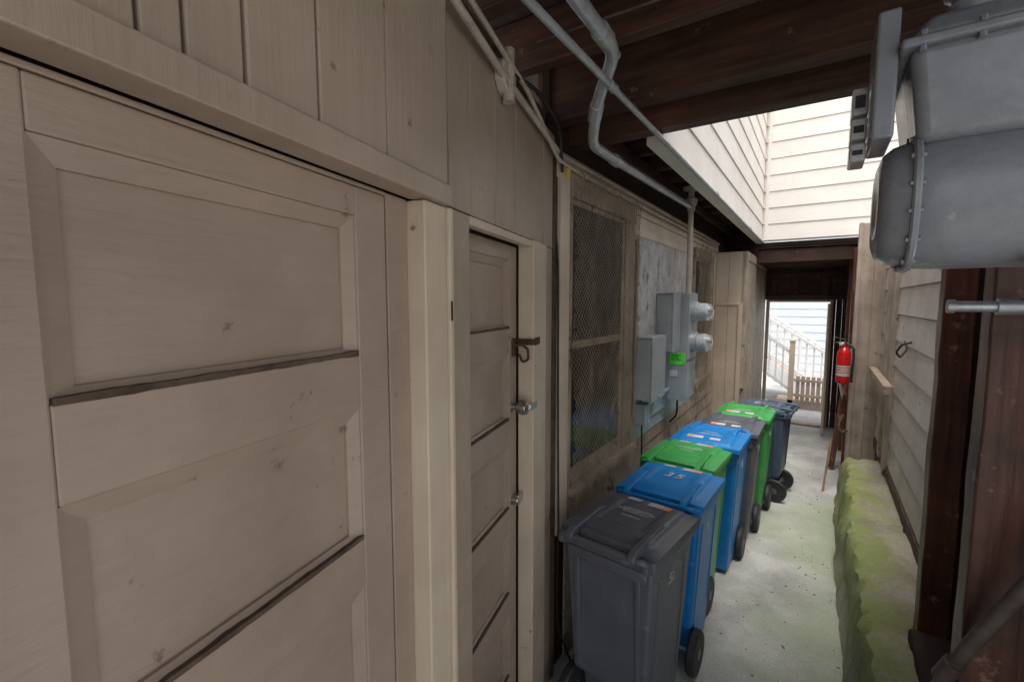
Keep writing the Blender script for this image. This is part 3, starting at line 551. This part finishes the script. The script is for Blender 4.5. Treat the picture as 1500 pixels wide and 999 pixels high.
def wheelie_bin(color,loc,rz,label,num=None,sticker=True,scale=1.0):
    m='bin_'+color
    e=thing('wheelie_bin',(0,0,0),label,'bin','wheeled bins lined along the wall')
    rnd=random.Random(sum(ord(c) for c in label))
    b=B(); pr=[(-.085,.03),(.19,.03),(.243,.90),(-.205,.90),(-.178,.25),(-.10,.225)]
    hw=lambda z:.172+.046*z/.9
    a=[b.v((-hw(z),y,z)) for y,z in pr]; c=[b.v((hw(z),y,z)) for y,z in pr]; n=len(pr)
    b.bm.faces.new(a); b.bm.faces.new(c[::-1])
    for i in range(n): b.bm.faces.new((a[i],a[(i+1)%n],c[(i+1)%n],c[i]))
    body=b.finish('body',m,e,bevel=.02,seg=4,smooth=True)
    b=B(); b.box(-.229,.229,-.222,.262,.885,.942); b.finish('rim',m,body,bevel=.008,seg=3,smooth=True)
    b=B()
    for x in (-.15,.15):
        b.hexa([(x-.012,-.187,.30),(x+.012,-.187,.30),(x+.012,-.170,.30),(x-.012,-.170,.30),(x-.012,-.214,.84),(x+.012,-.214,.84),(x+.012,-.195,.84),(x-.012,-.195,.84)])
    b.box(-.19,.19,-.222,-.19,.835,.884)
    b.box(-.20,.20,.225,.255,.835,.884)
    for s_ in (-1,1):
        for (y0,y1) in ((-.13,-.115),(.15,.165)):
            x0=hw(.25)*s_; x1=hw(.83)*s_
            b.hexa([(x0-.008*s_,y0,.25),(x0+.005*s_,y0,.25),(x0+.005*s_,y1,.25),(x0-.008*s_,y1,.25),(x1-.008*s_,y0,.83),(x1+.005*s_,y0,.83),(x1+.005*s_,y1,.83),(x1-.008*s_,y1,.83)])
    b.finish('ribs',m,body,bevel=.004,smooth=True)
    bm=bmesh.new(); nx,ny=40,44; G=[]
    for j in range(ny+1):
        y=-.205+.485*j/ny; row=[]
        for i in range(nx+1):
            x=-.236+.472*i/nx
            row.append(bm.verts.new((x,y,lidz(x,y))))
        G.append(row)
    for j in range(ny):
        for i in range(nx): bm.faces.new((G[j][i],G[j][i+1],G[j+1][i+1],G[j+1][i]))
    ring=[G[0][i] for i in range(nx+1)]+[G[j][nx] for j in range(1,ny+1)]+[G[ny][i] for i in range(nx-1,-1,-1)]+[G[j][0] for j in range(ny-1,0,-1)]
    low=[bm.verts.new((v.co.x*1.012,(v.co.y-.035)*1.012+.035,.930)) for v in ring]
    for i in range(len(ring)):
        k=(i+1)%len(ring); bm.faces.new((ring[i],low[i],low[k],ring[k]))
    b=B(); b.bm.free(); b.bm=bm
    lid=b.finish('lid',m,e,smooth=True)
    b=B()
    for x in (-.15,.15):
        w=.017
        pts=[(-.262,.93),(-.285,.945),(-.285,.965),(-.262,.985),(-.20,.988),(-.02,.9995),(.02,.994),(.02,.97),(-.20,.95),(-.24,.945)]
        b.prof(pts,x-w,x+w)
    b.box(-.13,.13,-.222,-.196,.944,.972)
    b.finish('hinge_straps',m,lid,bevel=.005,smooth=True)
    b=B(); b.tube([(-.205,-.20,.905),(-.205,-.265,.952),(.205,-.265,.952),(.205,-.20,.905)],.0135,14,.03)
    b.box(-.216,-.190,-.262,-.20,.90,.935); b.box(.190,.216,-.262,-.20,.90,.935)
    b.finish('handle',m,e,smooth=True,bevel=.004)
    b=B(); b.cyl((-.2,-.145,.115),(.2,-.145,.115),.009); b.finish('axle','galv',e,smooth=True)
    for s_ in (-1,1):
        x=.205*s_
        b=B(); b.lathe([(.085,-.022),(.108,-.022),(.117,-.012),(.117,.012),(.108,.022),(.085,.022)],(x,-.145,.117),'x',32); wh=b.finish('wheel','black',e,smooth=True)
        b=B(); b.lathe([(.03,-.024),(.03,.024)],(x,-.145,.117),'x',20)
        b.lathe([(.087,-.010),(.087,.010)],(x,-.145,.117),'x',28)
        for k in range(8):
            a=k*math.pi/4; b.beam((x,-.145+.025*math.cos(a),.117+.025*math.sin(a)),(x,-.145+.086*math.cos(a),.117+.086*math.sin(a)),.036,.012)
        b.finish('hub','bin_grey',wh,bevel=.002)
    b=B()
    for r_,(y,xx) in enumerate(((.10,.07),(.082,.09),(.064,.06),(.02,.045))):
        x=-xx
        while x<xx:
            w=rnd.uniform(.004,.008); z=lidz(x,y)
            b.box(x,x+w,y-.004,y+.004 if rnd.random()<.7 else y+.001,z+.0004,z+.0012); x+=w+.003
    if not num: b.finish('lid_print','paper',lid)
    else: b.bm.free()
    for s_ in (-1,1):
        z0=.79; b=B(); xo=(hw(z0+.01)+.002)*s_; yc=.0
        for k in range(3):
            a=math.pi/2+k*2*math.pi/3; a2=a+2*math.pi/3; R=.024
            p=Vector((xo,yc+R*math.cos(a+.3),z0+R*.6*math.sin(a+.3))); q=Vector((xo,yc+R*math.cos(a2-.3),z0+R*.6*math.sin(a2-.3)))
            b.beam(p,q,.002,.004)
        for i in range(7): b.box(xo-.001,xo+.001,yc-.035+i*.010,yc-.029+i*.010,z0-.030,z0-.023)
        b.finish('emblem','paper',body)
    if sticker:
        patch(.015,.085,.175,.225,'lid_sticker','paper',lid); patch(.087,.125,.175,.225,'lid_sticker','orange',lid)
        patch(-.10,-.03,.185,.222,'lid_sticker','paper',lid)
    if num: text_mesh(num,.10,'number',"paper",lid,(.0,.06,lidz(0,.06)+.003),(0,0,0))
    e.location=loc; e.rotation_euler=(0,0,math.radians(rz)); e.scale=(scale,)*3
    return e
wheelie_bin('grey',(-.70,2.02,0),-7,'dark grey wheeled bin with closed lid beside the door')
wheelie_bin('blue',(-.665,2.61,0),-3,'blue wheeled recycling bin with number on lid',num='35')
wheelie_bin('green',(-.71,3.17,0),-4,'green wheeled compost bin between two blue bins')
wheelie_bin('blue',(-.64,3.70,0),178,'blue wheeled recycling bin with white stickers',scale=1.02)
wheelie_bin('grey',(-.58,4.24,0),179,'dark grey wheeled bin between blue and green bins')
wheelie_bin('green',(-.54,4.78,0),178,'green wheeled compost bin at row end')
wheelie_bin('navy',(-.41,5.33,0),84,'slate blue wheeled bin turned with handle outward',sticker=False,scale=.96)
# ------------------------------------------------------------ outside at far end
nbh=thing('neighbour_building',(0,14,0),'pale grey sided building behind the stairs','building')
b=B(frame((6,14,0),(-1,0))); b.clap(0,12,0,3.6,.2,.02); b.box(0,12,-.1,-.001,0,3.6); b.finish('siding','greyblue',nbh)
st=thing('staircase',(-.6,11,0),'white railed wooden outdoor staircase','staircase')
b=B()
for i in range(11):
    x1=.15-i*.25; b.box(x1-.27,x1,10.4,11.4,i*.17+.13,i*.17+.17); b.box(x1-.25,x1-.235,10.41,11.39,i*.17+.17,i*.17+.3)
b.finish('steps','step',st,bevel=.004)
for yy in (10.36,11.44):
    b=B(); b.beam((.2,yy,.02),(-2.6,yy,1.92),.04,.24); b.finish('stringer','whitepaint',st,bevel=.003)
    b=B(); b.beam((.18,yy,.98),(-2.6,yy,2.87),.06,.05); b.beam((.18,yy,.30),(-2.6,yy,2.19),.04,.04)
    b.finish('handrail','whitepaint',st,bevel=.003)
    b=B()
    for i in range(22):
        x=.08-i*.125; z=.02+(.2-x)*.68; b.box(x-.014,x+.014,yy-.014,yy+.014,z+.28,z+.93)
    b.finish('balusters','whitepaint',st)
    b=B(); b.box(.16,.25,yy-.045,yy+.045,0,1.12); b.box(.15,.26,yy-.055,yy+.055,1.12,1.15); b.finish('newel_post','whitepaint',st,bevel=.004)
b=B(); b.box(-.6,.9,9.9,10.3,.0,.16); b.finish('landing_step','step',bevel=.005,label='worn wooden landing step outside doorway',category='step')
fc=thing('fence',(-.4,9.6,0),'cream picket railing outside the doorway','fence')
b=B(); b.beam((-1.3,9.75,1.75),(-.42,9.95,1.05),.045,.06); b.beam((-1.3,9.75,1.05),(-.42,9.95,.35),.03,.05)
for i in range(8):
    t=i/8; b.box(-1.3+.88*t-.014,-1.3+.88*t+.014,9.75+.2*t-.012,9.75+.2*t+.012,1.0-.7*t,1.73-.7*t)
b.finish('rail','whitepaint',fc,bevel=.002)
b=B(); b.box(-.43,-.34,9.9,9.99,0,1.25); b.box(-.44,-.33,9.89,10.0,1.25,1.28); b.finish('newel_post','cream',fc,bevel=.003)
b=B(); 
for i in range(6): b.box(-.30+i*.08,-.24+i*.08,9.86,9.875,.17,.62)
b.box(-.33,.20,9.84,9.858,.52,.57); b.box(-.33,.20,9.84,9.858,.24,.29); b.finish('low_gate','step',bevel=.003,label='low weathered wooden gate by the stairs',category='gate')
b=B()
for i in range(110):
    x=random.uniform(-.4,.2); y=random.uniform(1.8,7); s_=random.uniform(.002,.009)
    b.hexa([(x-s_,y-s_*.5,.001),(x+s_,y-s_*.5,.001),(x+s_*.8,y+s_*.6,.001),(x-s_*.7,y+s_*.5,.001),(x-s_,y-s_*.5,.004),(x+s_,y-s_*.5,.004),(x+s_*.8,y+s_*.6,.005),(x-s_*.7,y+s_*.5,.004)])
o=b.finish('litter','raw',kind='stuff',label='scattered dry leaf bits on the concrete',category='litter')
# ------------------------------------------------------------ camera
cam=bpy.data.cameras.new('camera'); co=bpy.data.objects.new('camera',cam); COL.objects.link(co)
co.location=(0,0,2.0); co.rotation_euler=(math.radians(85),0,math.radians(34)); cam.lens=16.0; cam.sensor_width=36; cam.clip_start=.02; cam.clip_end=500
S.camera=co
# ------------------------------------------------------------ light
w=bpy.data.worlds.new('World'); S.world=w; w.use_nodes=True; nt=w.node_tree
EL,AZ=72,160
sk=nt.nodes.new('ShaderNodeTexSky'); sk.sky_type='NISHITA'; sk.sun_disc=False; sk.sun_elevation=math.radians(EL); sk.sun_rotation=math.radians(AZ); sk.dust_density=3.0
hs=nt.nodes.new('ShaderNodeHueSaturation'); hs.inputs['Saturation'].default_value=.3
bg=nt.nodes['Background']; bg.inputs['Strength'].default_value=.29
nt.links.new(sk.outputs[0],hs.inputs['Color']); nt.links.new(hs.outputs[0],bg.inputs['Color'])
sl=bpy.data.lights.new('sun','SUN'); sl.energy=3.3; sl.angle=math.radians(35); sl.color=(1,.975,.94)
so=bpy.data.objects.new('sun',sl); COL.objects.link(so)
el,az=math.radians(EL),math.radians(AZ)
d=Vector((math.sin(az)*math.cos(el),math.cos(az)*math.cos(el),math.sin(el)))
so.rotation_euler=(-d).to_track_quat('-Z','Y').to_euler(); so.location=(2,-3,9)
S.view_settings.view_transform='Standard'; S.view_settings.look='None'; S.view_settings.exposure=0
